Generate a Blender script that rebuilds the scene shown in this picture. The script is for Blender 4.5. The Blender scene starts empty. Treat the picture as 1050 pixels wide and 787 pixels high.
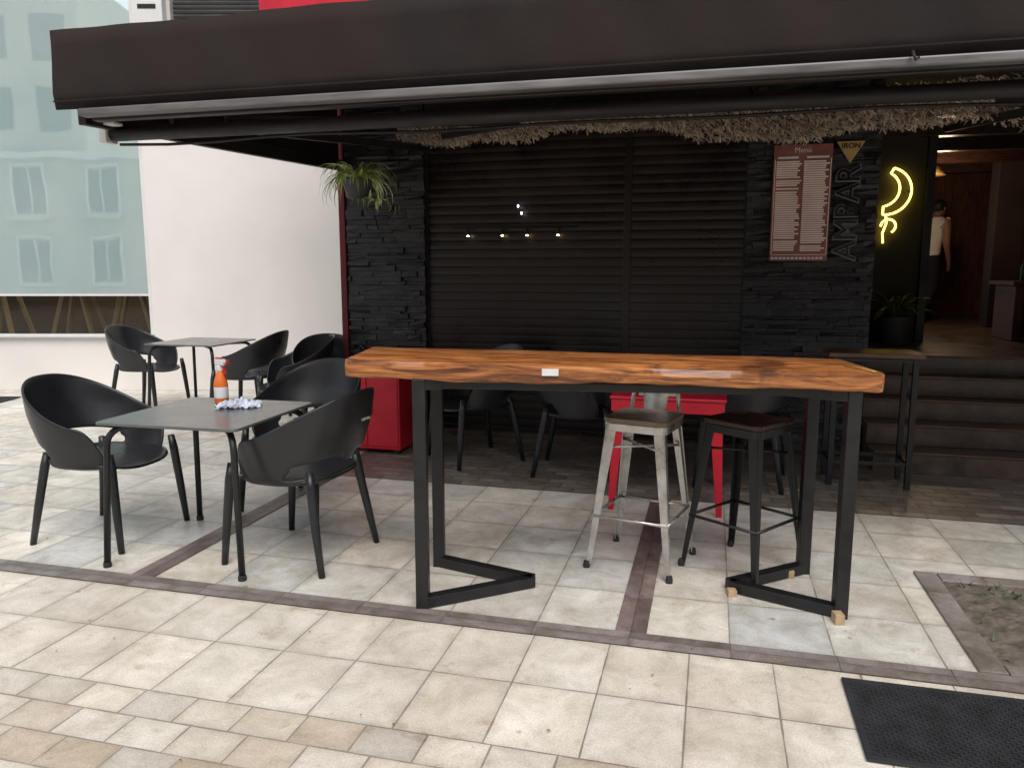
import bpy, bmesh, math, random
from mathutils import Vector, Matrix, Euler
random.seed(7)
R=math.radians
scene=bpy.context.scene
COL=scene.collection
GO=(0.48,2.967,0.0); GR=R(-14.5)

# ------------------------------------------------------------ materials
def newmat(name):
    m=bpy.data.materials.new(name); m.use_nodes=True
    nt=m.node_tree; b=nt.nodes["Principled BSDF"]
    return m,nt,b
def N(nt,t,**k):
    n=nt.nodes.new(t)
    for a,v in k.items(): setattr(n,a,v)
    return n
def L(nt,a,b): nt.links.new(a,b)
def math_(nt,op,a,b=None,c=None):
    n=N(nt,'ShaderNodeMath',operation=op)
    for i,x in enumerate((a,b,c)):
        if x is None: continue
        if isinstance(x,(int,float)): n.inputs[i].default_value=x
        else: L(nt,x,n.inputs[i])
    return n.outputs[0]
def mixc(nt,f,a,b,mode='MIX'):
    n=N(nt,'ShaderNodeMix',data_type='RGBA',blend_type=mode)
    for idx,x in ((0,f),(6,a),(7,b)):
        if isinstance(x,(int,float)): n.inputs[idx].default_value=x
        elif isinstance(x,(tuple,list)): n.inputs[idx].default_value=(x[0],x[1],x[2],1)
        else: L(nt,x,n.inputs[idx])
    return n.outputs[2]
def noise(nt,vec,scale,detail=4,rough=.55,dist=0):
    n=N(nt,'ShaderNodeTexNoise'); n.inputs['Scale'].default_value=scale
    n.inputs['Detail'].default_value=detail; n.inputs['Roughness'].default_value=rough
    n.inputs['Distortion'].default_value=dist
    if vec is not None: L(nt,vec,n.inputs['Vector'])
    return n
def mr(nt,x,a,b,c,d):
    n=N(nt,'ShaderNodeMapRange'); L(nt,x,n.inputs[0])
    for i,v in enumerate((a,b,c,d)): n.inputs[i+1].default_value=v
    return n.outputs[0]
def bump(nt,b,h,strength=.3,dist=.01):
    n=N(nt,'ShaderNodeBump'); n.inputs['Strength'].default_value=strength; n.inputs['Distance'].default_value=dist
    L(nt,h,n.inputs['Height']); L(nt,n.outputs[0],b.inputs['Normal'])
def pbr(name,col,rough=.5,metal=0.,var=.2,scale=6,bmp=.15,bscale=60,stretch=(1,1,1),col2=None,rvar=.12,coat=0):
    m,nt,b=newmat(name)
    tc=N(nt,'ShaderNodeTexCoord'); mp=N(nt,'ShaderNodeMapping'); mp.inputs['Scale'].default_value=stretch
    L(nt,tc.outputs['Object'],mp.inputs[0])
    n1=noise(nt,mp.outputs[0],scale,3,.6)
    c2=col2 or tuple(min(1,c*(1+var)) for c in col)
    c1=tuple(c*(1-var) for c in col)
    f=mr(nt,n1.outputs[0],.3,.7,0,1)
    L(nt,mixc(nt,f,c1,c2),b.inputs['Base Color'])
    L(nt,mr(nt,n1.outputs[0],.3,.7,max(.03,rough-rvar),min(1,rough+rvar)),b.inputs['Roughness'])
    b.inputs['Metallic'].default_value=metal
    if coat: b.inputs['Coat Weight'].default_value=coat; b.inputs['Coat Roughness'].default_value=.15
    if bmp>0:
        n3=noise(nt,mp.outputs[0],bscale,1,.6); bump(nt,b,n3.outputs[0],bmp,.004)
    return m
def emis(name,col,s):
    m,nt,b=newmat(name)
    b.inputs['Base Color'].default_value=(*col,1); b.inputs['Emission Color'].default_value=(*col,1)
    b.inputs['Emission Strength'].default_value=s
    return m

def tile(nt,x,y,w,h,off,pal,mw,mortar,seed=0.,jit=.0035,vein=1.0):
    """returns colour, mask(1=stone)"""
    cmb=N(nt,'ShaderNodeCombineXYZ'); L(nt,x,cmb.inputs[0]); L(nt,y,cmb.inputs[1])
    nj=noise(nt,cmb.outputs[0],9,1)
    V=math_(nt,'DIVIDE',y,h); row=math_(nt,'FLOOR',V)
    U=math_(nt,'ADD',math_(nt,'DIVIDE',x,w),math_(nt,'MULTIPLY',row,off)); colm=math_(nt,'FLOOR',U)
    c2=N(nt,'ShaderNodeCombineXYZ'); L(nt,colm,c2.inputs[0]); L(nt,row,c2.inputs[1]); c2.inputs[2].default_value=seed
    wn=N(nt,'ShaderNodeTexWhiteNoise',noise_dimensions='3D'); L(nt,c2.outputs[0],wn.inputs['Vector'])
    cr=N(nt,'ShaderNodeValToRGB'); L(nt,wn.outputs['Value'],cr.inputs[0])
    e=cr.color_ramp.elements
    while len(e)<len(pal): e.new(.5)
    for i,p in enumerate(pal): e[i].position=i/(len(pal)-1) if len(pal)>1 else 0; e[i].color=(*p,1)
    vm=N(nt,'ShaderNodeVectorMath',operation='MULTIPLY_ADD'); L(nt,wn.outputs['Color'],vm.inputs[0]); vm.inputs[1].default_value=(23,31,17); L(nt,cmb.outputs[0],vm.inputs[2])
    nv=noise(nt,vm.outputs[0],5.0,5,.72,.5)
    f=mr(nt,nv.outputs[0],.32,.68,.70,1.18)
    f=math_(nt,'ADD',math_(nt,'MULTIPLY',math_(nt,'SUBTRACT',f,1.0),vein),1.0)
    g=N(nt,'ShaderNodeCombineColor'); 
    L(nt,f,g.inputs[0]); L(nt,math_(nt,'POWER',f,1.05),g.inputs[1]); L(nt,math_(nt,'POWER',f,1.25),g.inputs[2])
    colr=mixc(nt,1.0,cr.outputs[0],g.outputs[0],'MULTIPLY')
    fx=math_(nt,'FRACT',U); fy=math_(nt,'FRACT',V)
    ex=math_(nt,'MULTIPLY',math_(nt,'MINIMUM',fx,math_(nt,'SUBTRACT',1.0,fx)),w)
    ey=math_(nt,'MULTIPLY',math_(nt,'MINIMUM',fy,math_(nt,'SUBTRACT',1.0,fy)),h)
    mm=math_(nt,'MINIMUM',ex,ey)
    mm=math_(nt,'ADD',mm,math_(nt,'MULTIPLY',math_(nt,'SUBTRACT',nj.outputs[0],.5),jit*2))
    mask=mr(nt,mm,mw*.4,mw,0,1)
    edge=mr(nt,mm,mw,mw+.03,.88,1.0)
    ge=N(nt,'ShaderNodeCombineColor'); [L(nt,edge,ge.inputs[i]) for i in range(3)]
    colr=mixc(nt,1.0,colr,ge.outputs[0],'MULTIPLY')
    return mixc(nt,mask,mortar,colr),mask
def stains(nt,c,vec):
    ns=noise(nt,vec,130,1,.7); sp=mr(nt,ns.outputs[0],.3,.7,.86,1.10)
    gs=N(nt,'ShaderNodeCombineColor'); [L(nt,sp,gs.inputs[i]) for i in range(3)]
    c=mixc(nt,1.0,c,gs.outputs[0],'MULTIPLY')
    a=noise(nt,vec,1.1,5,.65,.6); f=mr(nt,a.outputs[0],.44,.68,0,.6)
    c=mixc(nt,f,c,mixc(nt,1.0,c,(.68,.63,.58),'MULTIPLY'))
    b_=noise(nt,vec,8,4,.7); f=mr(nt,b_.outputs[0],.58,.70,0,.5)
    c=mixc(nt,f,c,mixc(nt,1.0,c,(.58,.49,.39),'MULTIPLY'))
    v=N(nt,'ShaderNodeTexVoronoi'); v.inputs['Scale'].default_value=3.3; L(nt,vec,v.inputs['Vector'])
    f=mr(nt,v.outputs['Distance'],.03,.055,.6,0)
    return mixc(nt,f,c,(.16,.14,.12))
def finish_floor(nt,b,c,mask,rough=(.35,.6),vec=None,bs=.35):
    L(nt,c,b.inputs['Base Color'])
    n=noise(nt,vec,3,2,.6); L(nt,mr(nt,n.outputs[0],.3,.7,rough[0],rough[1]),b.inputs['Roughness'])
    bump(nt,b,math_(nt,'ADD',mask,math_(nt,'MULTIPLY',noise(nt,vec,45,2,.6).outputs[0],.35)),bs,.004)
def tile_mat(name,w,h,off,pal,mw,mort,rough=(.4,.7),vein=1.,bs=.35,dx=0,dy=0,seed=5):
    m,nt,b=newmat(name)
    tc=N(nt,'ShaderNodeTexCoord'); s=N(nt,'ShaderNodeSeparateXYZ'); L(nt,tc.outputs['Object'],s.inputs[0])
    c,k=tile(nt,math_(nt,'ADD',s.outputs[0],dx),math_(nt,'ADD',s.outputs[1],dy),w,h,off,pal,mw,mort,seed,vein=vein)
    c=stains(nt,c,tc.outputs['Object'])
    finish_floor(nt,b,c,k,rough,tc.outputs['Object'],bs)
    return m

M={}
mort=(.30,.26,.215)
M['paveA']=tile_mat('stone_tiles_grey',.398,.398,0.,[(.60,.60,.57),(.74,.69,.61),(.65,.65,.62),(.80,.75,.66),(.57,.575,.56),(.74,.71,.65)],.0040,mort,(.28,.55),.95,dy=-.06,seed=1)
M['paveB']=tile_mat('stone_tiles_cream',.312,.38,0.,[(.80,.74,.64),(.70,.645,.565),(.86,.79,.69),(.75,.68,.585),(.83,.78,.70)],.0040,mort,(.30,.58),.75,dx=.07,dy=.82,seed=2)
M['paveC']=tile_mat('stone_tiles_small',.215,.15,.37,[(.74,.68,.59),(.58,.53,.47),(.82,.75,.65),(.56,.46,.35),(.78,.72,.64),(.68,.60,.50),(.80,.76,.68)],.0042,mort,(.32,.58),.8,dy=.82,seed=3)
M['brickpave']=tile_mat('dark_brick_paving',.20,.10,.5,[(.19,.165,.14),(.26,.225,.19),(.16,.14,.125),(.31,.27,.235)],.005,(.10,.09,.075),(.25,.5))
M['band']=tile_mat('grey_granite_band',.40,.40,.0,[(.23,.20,.185),(.30,.265,.25),(.20,.175,.165)],.003,(.12,.1,.09),(.4,.65),vein=1.5)
M['band2']=tile_mat('mauve_granite_worn',.40,.40,.0,[(.18,.135,.13),(.25,.19,.18),(.15,.115,.11)],.003,(.1,.08,.07),(.35,.6),vein=1.8)
M['soil']=pbr('soil',(.13,.11,.09),.95,var=.5,scale=14,bmp=1.0,bscale=40)
M['white']=pbr('white_render',(.76,.725,.70),.8,var=.05,scale=.9,bmp=.15,bscale=90)
M['frame']=pbr('white_frame',(.68,.68,.68),.5,var=.05,bmp=0)
M['black']=pbr('black_paint',(.013,.010,.009),.5,var=.3,scale=3,bmp=.08)
M['plastic']=pbr('black_plastic',(.016,.017,.020),.34,var=.2,scale=4,bmp=.05,bscale=250)
M['tabletop']=pbr('grey_laminate',(.10,.105,.10),.24,var=.12,scale=3,bmp=.03,bscale=150,rvar=.06)
M['steelblack']=pbr('black_steel',(.013,.013,.014),.42,metal=.1,var=.3,scale=9,bmp=.06)
M['tube']=pbr('tube_black',(.010,.008,.009),.6,var=.3,scale=5,bmp=.05)
M['steel']=pbr('galvanised_steel',(.58,.57,.55),.34,metal=.85,var=.22,scale=16,bmp=.06)
M['alu']=pbr('aluminium',(.16,.152,.155),.5,metal=.4,var=.45,scale=2,bmp=.05,stretch=(1,8,8))
M['cloth']=pbr('awning_cloth',(.0135,.0070,.0060),.9,var=.5,scale=1.8,bmp=.3,bscale=30,rvar=.05)
M['maroon']=pbr('maroon_cloth',(.12,.014,.02),.8,var=.4,scale=2,bmp=.2,bscale=40)
M['red']=pbr('red_paint',(.55,.010,.030),.42,var=.15,scale=5,bmp=.04)
M['slate']=pbr('black_slate',(.015,.015,.018),.5,var=.6,scale=13,bmp=.9,bscale=55,rvar=.2)
M['shutter']=pbr('black_shutter',(.0125,.0065,.0050),.34,var=.6,scale=2.0,bmp=.10,bscale=20,rvar=.1)
M['wood_stool']=pbr('worn_wood',(.22,.17,.13),.5,var=.35,scale=9,bmp=.2,bscale=50,stretch=(1,8,8))
M['wood_dark']=pbr('dark_wood',(.045,.018,.012),.35,var=.4,scale=8,bmp=.1,stretch=(1,8,8))
M['wood_mid']=pbr('brown_wood',(.13,.065,.035),.4,var=.4,scale=8,bmp=.1,stretch=(1,8,8))
M['wood_light']=pbr('beech_wood',(.42,.25,.12),.5,var=.2,scale=8,bmp=.1,stretch=(8,8,1))
M['step']=pbr('step_stone',(.10,.068,.05),.42,var=.5,scale=6,bmp=.3,bscale=30)
M['interior']=pbr('dark_interior',(.035,.022,.017),.7,var=.3,scale=2,bmp=.1)
M['olive']=pbr('olive_wall',(.035,.028,.012),.7,var=.3,scale=3,bmp=.1)
M['brownwall']=pbr('brown_panelling',(.14,.050,.030),.5,var=.5,scale=4,bmp=.2,stretch=(7,7,1))
M['leaf']=pbr('leaf_green',(.32,.46,.09),.5,var=.35,scale=9,bmp=0)
M['leafpale']=pbr('leaf_cream',(.76,.80,.42),.5,var=.2,scale=9,bmp=0)
M['leafdark']=pbr('leaf_dark',(.05,.11,.03),.5,var=.4,scale=9,bmp=0)
M['pot']=pbr('pot_grey',(.06,.065,.065),.6,bmp=.05)
M['thatch']=pbr('dry_palm',(.42,.35,.27),.9,var=.6,scale=14,bmp=0)
M['rubber']=pbr('rubber_mat',(.020,.021,.024),.8,var=.35,scale=10,bmp=.6,bscale=220)
M['paper']=pbr('paper_white',(.7,.7,.7),.6,var=.05,bmp=0)
M['orange']=pbr('orange_plastic',(.75,.17,.03),.3,var=.1,bmp=0)
M['redplastic']=pbr('red_plastic',(.55,.02,.02),.35,var=.1,bmp=0)
M['rag']=pbr('rag_cloth',(.55,.60,.72),.9,var=.4,scale=22,bmp=.4,bscale=80)
M['poster']=pbr('poster_red',(.24,.085,.07),.4,var=.4,scale=3,bmp=0)
M['posterpale']=pbr('poster_pale',(.88,.74,.68),.5,var=.15,scale=4,bmp=0)
M['gold']=pbr('gold_paint',(.45,.30,.10),.5,var=.2,bmp=0)
M['letter']=pbr('letter_black',(.008,.008,.009),.22,var=.1,bmp=0,rvar=.02)
M['letterrim']=pbr('letter_rim',(.17,.17,.18),.4,var=.1,bmp=0)
M['pine']=pbr('pine_wood',(.42,.30,.17),.7,var=.2,scale=20,bmp=.1)
M['skin']=pbr('skin',(.27,.15,.10),.5,var=.1,bmp=0)
M['shirt']=pbr('white_shirt',(.75,.75,.73),.85,var=.1,bmp=.1)
M['trouser']=pbr('dark_trousers',(.018,.018,.022),.85,var=.2,bmp=.1)
M['hair']=pbr('dark_hair',(.012,.009,.008),.6,var=.2,bmp=.3)
M['neon']=emis('neon_yellow',(1.0,.74,.12),6)
M['lampglow']=emis('lamp_and_reflection_warm',(1.0,.72,.38),14)  # glow shared by the pendant bulb and the shutter reflections
M['opp']=pbr('plaster_ochre',(.50,.46,.40),.85,var=.12,scale=.5,bmp=.1)
M['darkglass']=pbr('dark_glass',(.03,.04,.045),.1,var=.1,bmp=0,rvar=.02)

def wood_slab_mat():
    m,nt,b=newmat('varnished_slab')
    tc=N(nt,'ShaderNodeTexCoord'); mp=N(nt,'ShaderNodeMapping'); mp.inputs['Scale'].default_value=(.9,6,6)
    L(nt,tc.outputs['Object'],mp.inputs[0])
    n1=noise(nt,mp.outputs[0],2.4,6,.66,1.6)
    cr=N(nt,'ShaderNodeValToRGB'); L(nt,n1.outputs[0],cr.inputs[0]); e=cr.color_ramp.elements
    e[0].position=.30; e[0].color=(.045,.014,.006,1); e[1].position=.72; e[1].color=(.62,.28,.095,1)
    for p,c in ((.40,(.16,.050,.016)),(.49,(.36,.125,.034)),(.58,(.50,.19,.055))):
        q=e.new(p); q.color=(*c,1)
    mp2=N(nt,'ShaderNodeMapping'); mp2.inputs['Scale'].default_value=(2.,45,45); L(nt,tc.outputs['Object'],mp2.inputs[0])
    n2=noise(nt,mp2.outputs[0],2.,4,.6,.3); f=mr(nt,n2.outputs[0],.35,.65,.55,1.15)
    g=N(nt,'ShaderNodeCombineColor'); [L(nt,f,g.inputs[i]) for i in range(3)]
    c=mixc(nt,1.0,cr.outputs[0],g.outputs[0],'MULTIPLY')
    n4=noise(nt,tc.outputs['Object'],2.6,4,.65); fk=mr(nt,n4.outputs[0],.60,.68,0,.8)
    c=mixc(nt,fk,c,(.05,.018,.009))
    L(nt,c,b.inputs['Base Color']); b.inputs['Roughness'].default_value=.40
    b.inputs['Coat Weight'].default_value=.2; b.inputs['Coat Roughness'].default_value=.22
    n3=noise(nt,tc.outputs['Object'],14,3,.6); bump(nt,b,math_(nt,'ADD',n2.outputs[0],n3.outputs[0]),.4,.005)
    return m
M['slab']=wood_slab_mat()
def glass_mat():
    m=bpy.data.materials.new('clear_glass'); m.use_nodes=True; nt=m.node_tree; nt.nodes.clear()
    o=N(nt,'ShaderNodeOutputMaterial'); mx=N(nt,'ShaderNodeMixShader'); t=N(nt,'ShaderNodeBsdfTransparent'); g=N(nt,'ShaderNodeBsdfGlossy')
    t.inputs[0].default_value=(.85,.9,.88,1); g.inputs['Roughness'].default_value=.03
    fr=N(nt,'ShaderNodeFresnel'); fr.inputs[0].default_value=1.45
    L(nt,fr.outputs[0],mx.inputs[0]); L(nt,t.outputs[0],mx.inputs[1]); L(nt,g.outputs[0],mx.inputs[2]); L(nt,mx.outputs[0],o.inputs[0])
    return m
M['glass']=glass_mat()
def film_mat():
    m,nt,b=newmat('frosted_film')
    tc=N(nt,'ShaderNodeTexCoord')
    n1=noise(nt,tc.outputs['Object'],.6,3,.5,.4)
    L(nt,mixc(nt,mr(nt,n1.outputs[0],.3,.7,0,1),(.46,.64,.66),(.62,.76,.77)),b.inputs['Base Color'])
    b.inputs['Roughness'].default_value=.7
    g=N(nt,'ShaderNodeBsdfGlossy'); g.inputs['Roughness'].default_value=.015; g.inputs[0].default_value=(.92,1,1,1)
    n2=noise(nt,tc.outputs['Object'],1.0,2,.5); bb=N(nt,'ShaderNodeBump'); bb.inputs['Strength'].default_value=.10; bb.inputs['Distance'].default_value=.02
    L(nt,n2.outputs[0],bb.inputs['Height']); L(nt,bb.outputs[0],g.inputs['Normal'])
    mx=N(nt,'ShaderNodeMixShader'); mx.inputs[0].default_value=.52
    L(nt,b.outputs[0],mx.inputs[1]); L(nt,g.outputs[0],mx.inputs[2]); L(nt,mx.outputs[0],nt.nodes['Material Output'].inputs[0])
    return m
M['film']=film_mat()

# ------------------------------------------------------------ geometry helpers
def empty(name,loc=(0,0,0),rz=0):
    e=bpy.data.objects.new(name,None); e.location=loc; e.rotation_euler=(0,0,rz); e.empty_display_size=.2
    COL.objects.link(e); return e
def obj(name,me,parent=None,mat=None,smooth=False,bevel=0,seg=2):
    o=bpy.data.objects.new(name,me); COL.objects.link(o)
    if parent: o.parent=parent
    if mat:
        for x in (mat if isinstance(mat,list) else [mat]): me.materials.append(x)
    if smooth:
        for p in me.polygons: p.use_smooth=True
    if bevel:
        b=o.modifiers.new('b','BEVEL'); b.width=bevel; b.segments=seg; b.limit_method='ANGLE'; b.angle_limit=R(40)
    return o
def pyd(name,v,f,parent=None,mat=None,**k):
    me=bpy.data.meshes.new(name); me.from_pydata([tuple(x) for x in v],[],f); me.update()
    return obj(name,me,parent,mat,**k)
BF=[(0,3,2,1),(4,5,6,7),(0,1,5,4),(1,2,6,5),(2,3,7,6),(3,0,4,7)]
def bv(x0,x1,y0,y1,z0,z1): return [(x0,y0,z0),(x1,y0,z0),(x1,y1,z0),(x0,y1,z0),(x0,y0,z1),(x1,y0,z1),(x1,y1,z1),(x0,y1,z1)]
def box(name,parent,mat,x0,x1,y0,y1,z0,z1,bevel=.004):
    return pyd(name,bv(x0,x1,y0,y1,z0,z1),BF,parent,mat,bevel=bevel)
def beamv(p,q,w,h,w2=None,h2=None,up=(0,0,1)):
    p=Vector(p);q=Vector(q);d=(q-p).normalized();up=Vector(up)
    if abs(d.dot(up))>.98: up=Vector((0,1,0))
    s=d.cross(up).normalized(); t=s.cross(d).normalized()
    w2=w2 or w; h2=h2 or h
    r=[]
    for c,a,b in ((p,w,h),(q,w2,h2)):
        r+=[c-s*a/2-t*b/2,c+s*a/2-t*b/2,c+s*a/2+t*b/2,c-s*a/2+t*b/2]
    return r
def multi(name,parent,mat,vl,**k):
    V=[];F=[]
    for v in vl:
        n=len(V); V+=list(v); F+=[tuple(i+n for i in f) for f in BF]
    return pyd(name,V,F,parent,mat,**k)
def beams(name,parent,mat,segs,**k): return multi(name,parent,mat,[beamv(*s) for s in segs],**k)
def tube_mesh(paths,seg=10):
    V=[];F=[]
    for pts,r in paths:
        pts=[Vector(p) for p in pts]; n0=len(V); n=len(pts)
        rs=r if isinstance(r,(list,tuple)) else [r]*n
        prev=None
        for i,p in enumerate(pts):
            d=(pts[min(i+1,n-1)]-pts[max(i-1,0)]).normalized()
            if prev is None:
                a=d.orthogonal().normalized()
            else:
                a=(prev-d*prev.dot(d)).normalized()
            prev=a; b=d.cross(a)
            for j in range(seg):
                t=2*math.pi*j/seg; V.append(p+(a*math.cos(t)+b*math.sin(t))*rs[i])
        for i in range(n-1):
            for j in range(seg):
                k=(j+1)%seg
                F.append((n0+i*seg+j,n0+i*seg+k,n0+(i+1)*seg+k,n0+(i+1)*seg+j))
        F.append(tuple(n0+j for j in range(seg))[::-1]); F.append(tuple(n0+(n-1)*seg+j for j in range(seg)))
    return V,F
def tubes(name,parent,mat,paths,seg=10):
    V,F=tube_mesh(paths,seg); o=pyd(name,V,F,parent,mat,smooth=True); return o
def lathe(name,parent,mat,prof,seg=28,loc=(0,0,0)):
    V=[];F=[]
    for r,z in prof:
        for j in range(seg):
            t=2*math.pi*j/seg; V.append((loc[0]+r*math.cos(t),loc[1]+r*math.sin(t),loc[2]+z))
    for i in range(len(prof)-1):
        for j in range(seg):
            k=(j+1)%seg; F.append((i*seg+j,i*seg+k,(i+1)*seg+k,(i+1)*seg+j))
    F.append(tuple(range(seg))[::-1]); F.append(tuple((len(prof)-1)*seg+j for j in range(seg)))
    o=pyd(name,V,F,parent,mat,smooth=True)
    o.modifiers.new('e','EDGE_SPLIT').split_angle=R(50)
    return o

# ------------------------------------------------------------ ground (one sheet, three tile formats)
ys=[-150,-.82,0,150]
g=pyd('ground',[p for y in ys for p in ((-150,y,0),(150,y,0))],[(2*i,2*i+1,2*i+3,2*i+2) for i in range(3)],None,[M['paveC'],M['paveB'],M['paveA']])
for i,p in enumerate(g.data.polygons): p.material_index=i
g.location=GO; g.rotation_euler=(0,0,GR)
def sheet(name,mat,x0,x1,y0,y1,z):
    o=pyd(name,[(x0,y0,z),(x1,y0,z),(x1,y1,z),(x0,y1,z)],[(0,1,2,3)],None,mat); o.location=GO; o.rotation_euler=(0,0,GR); return o
sheet('dark_brick_pavement',M['brickpave'],-2.33,9,2.0,3.7,.004)
sheet('paving_band',M['band'],-20,12,-.065,.055,.006)
sheet('paving_band',M['band2'],-.065,.065,.055,2.0,.005)
sheet('paving_band',M['band2'],-2.46,-2.33,.055,5.6,.005)
pit=empty('tree_pit',GO,GR)
multi('border',pit,M['band'],[bv(1.30,1.40,.06,1.06,-.02,.012),bv(1.405,2.75,.96,1.06,-.02,.013),bv(2.65,2.75,.06,.955,-.02,.012),bv(1.405,2.645,.058,.13,-.02,.011)],bevel=.003)
nx,ny=60,40; V=[];F=[]
for j in range(ny+1):
    for i in range(nx+1):
        V.append((1.402+1.246*i/nx,.132+.826*j/ny,.004+random.random()*.006))
for j in range(ny):
    for i in range(nx):
        a=j*(nx+1)+i; F.append((a,a+1,a+nx+2,a+nx+1))
pyd('soil',V,F,pit,M['soil'])
V=[];F=[]
for _ in range(160):
    x=random.uniform(1.42,2.6);y=random.choice([random.uniform(.80,.94),random.uniform(.15,.94)]);h=random.uniform(.015,.05);a=random.uniform(0,6.28)
    n=len(V);dx,dy=.006*math.cos(a),.006*math.sin(a)
    V+=[(x-dx,y-dy,.008),(x+dx,y+dy,.008),(x+dy*5,y+dx*5,h)];F.append((n,n+1,n+2))
pyd('weeds',V,F,pit,M['leafdark'])
def doormat(x0,x1,y0,y1):
    e=empty('doormat',GO,GR)
    box('base',e,M['rubber'],x0,x1,y0,y1,.005,.013,.003)
    vl=[]
    n=int((x1-x0-.05)/.032); m=int((y1-y0-.05)/.014)
    for i in range(n):
        for j in range(m):
            xx=x0+.025+i*.032+(.016 if j%2 else 0); yy=y0+.025+j*.014
            vl.append(bv(xx,xx+.022,yy,yy+.009,.0125,.017+random.random()*.001))
    multi('nubs',e,M['rubber'],vl)
doormat(.79,1.95,-.62,-.12)
e=empty('doormat',(-6.4,8.4,0),R(0)); box('base',e,M['rubber'],-1.2,.62,-.65,.55,.005,.016,.003)
multi('ribs',e,M['rubber'],[bv(-1.15,.57,-.6+i*.05,-.575+i*.05,.0155,.02) for i in range(23)])
e=empty('drain_cover',(-3.55,4.72,0),GR); box('frame',e,M['step'],-.16,.16,-.12,.12,.004,.010,.002)
multi('slots',e,M['black'],[bv(-.13,.13,-.1+i*.035,-.085+i*.035,.0095,.0115) for i in range(6)])
V=[];F=[]
for _ in range(140):
    u=random.uniform(-5,2.2);v=random.uniform(-1.2,2.2);s=random.uniform(.002,.008);a=random.uniform(0,6.28)
    n=len(V)
    for t in (0,1.7,3.1,4.6): V.append((u+s*math.cos(a+t)*random.uniform(.6,1.2),v+s*math.sin(a+t)*random.uniform(.5,1.),.0075+random.random()*.004))
    F.append((n,n+1,n+2,n+3))
o=pyd('leaf_litter',V,F,None,M['wood_stool']); o.location=GO; o.rotation_euler=(0,0,GR)

# ------------------------------------------------------------ left shop building (white)
sb=empty('white_shop_building',(0,9.5,0))
WX=-4.42
box('wall_pier',sb,M['white'],WX,-.6,0,.3,0,7.5,.006)
box('wall_under_window',sb,M['white'],-13,WX-.002,.03,.3,0,.66,.004)
box('wall_above_window',sb,M['white'],-13,WX-.002,.03,.3,5.4,7.5,.004)
box('wall_far',sb,M['white'],-13.4,-13.002,-.01,.3,0,7.5,.004)
box('window_sill',sb,M['frame'],-12.99,WX-.003,-.03,.12,.662,.70,.006)
box('frame_jamb',sb,M['frame'],WX-.062,WX-.004,.05,.13,.702,5.39)
box('frame_jamb_mid',sb,M['frame'],-7.9,-7.84,.05,.13,.702,5.39)
box('frame_head',sb,M['frame'],-12.99,WX-.066,.05,.13,5.33,5.39)
box('glass_lower',sb,M['glass'],-12.99,WX-.066,.085,.093,.702,1.165,0)
box('film_edge_strip',sb,M['frame'],-12.99,WX-.066,.080,.095,1.167,1.195,0)
box('glass_film',sb,M['film'],-12.99,WX-.066,.084,.094,1.196,5.325,0)
box('interior_back',sb,M['wood_mid'],-13,-4.0,3.0,3.1,-.02,5.5,0)
box('interior_floor',sb,M['step'],-13,-4.0,.302,2.99,.0,.05,0)
box('interior_side',sb,M['interior'],-4.2,-4.1,.31,2.98,.06,5.4,0)
box('interior_ceiling',sb,M['interior'],-13,-4.22,.31,2.98,2.4,2.5,0)
box('louvre_frame',sb,M['alu'],-3.95,-2.6,-.07,-.002,4.33,5.0)
multi('louvre_slats',sb,M['black'],[bv(-3.91,-2.64,-.085,-.06,4.36+i*.05,4.385+i*.05) for i in range(12)])
box('junction_box',sb,M['frame'],-4.35,-4.02,-.12,-.002,4.27,4.8,.01)
box('junction_label',sb,M['letter'],-4.30,-4.09,-.124,-.121,4.45,4.5,0)
for k,x in enumerate((-6.75,-5.75,-5.0)):
    s=empty('wooden_trestle_stool',(x,10.25,.05),R(8*k-6))
    beams('legs',s,M['wood_light'],[((.10*a,.12*b,1.22),(.40*a,.26*b,0),.05,.05) for a in(-1,1) for b in(-1,1)],bevel=.004)
    beams('rails',s,M['wood_light'],[((-.33,.2*b,.28),(.33,.2*b,.28),.03,.03) for b in(-1,1)],bevel=.003)
    box('seat',s,M['wood_light'],-.22,.22,-.18,.18,1.221,1.26,.012)
l=bpy.data.lights.new('shop_light','AREA'); l.energy=22; l.size=1.5; l.color=(1,.85,.68); lo=bpy.data.objects.new('shop_ceiling_light',l); lo.location=(-6.2,10.9,2.35); COL.objects.link(lo)

# ------------------------------------------------------------ bar building
bb=empty('bar_building',GO,GR)
VF=3.55
def slate(name,u0,u1,z0,z1):
    vl=[];z=z0
    while z<z1:
        h=random.uniform(.022,.055); h=min(h,z1-z)
        if h<.012: break
        u=u0-random.uniform(0,.1)
        while u<u1:
            w=random.uniform(.10,.34); a=max(u,u0); b=min(u+w,u1)
            if b-a>.02:
                p=random.uniform(.0,.034)
                v=bv(a+.001,b-.001,VF-p,VF+.05,z+.001,z+h-.001)
                v=[(x+random.uniform(-.0025,.0025),y+(random.uniform(-.008,.008) if y<VF+.04 else 0),zz+random.uniform(-.002,.002)) for x,y,zz in v]
                vl.append(v)
            u+=w
        z+=h
    multi(name,bb,M['slate'],vl)
slate('slate_column_left',-2.96,-2.21,0,2.95)
slate('slate_column_right',.515,1.475,0,2.95)
slate('slate_column_far',3.42,4.4,0,2.95)
box('column_core_left',bb,M['black'],-2.97,-2.20,VF+.045,VF+.4,0,3.0)
box('column_core_right',bb,M['black'],.505,1.48,VF+.045,VF+.4,0,3.0)
box('column_core_far',bb,M['black'],3.41,9,VF+.045,VF+.4,0,3.0)
box('corner_post',bb,M['maroon'],-3.03,-2.972,VF-.03,VF+.5,0,3.0)
box('side_wall',bb,M['black'],-3.0,-2.975,VF+.51,VF+3.1,0,3.05)
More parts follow.
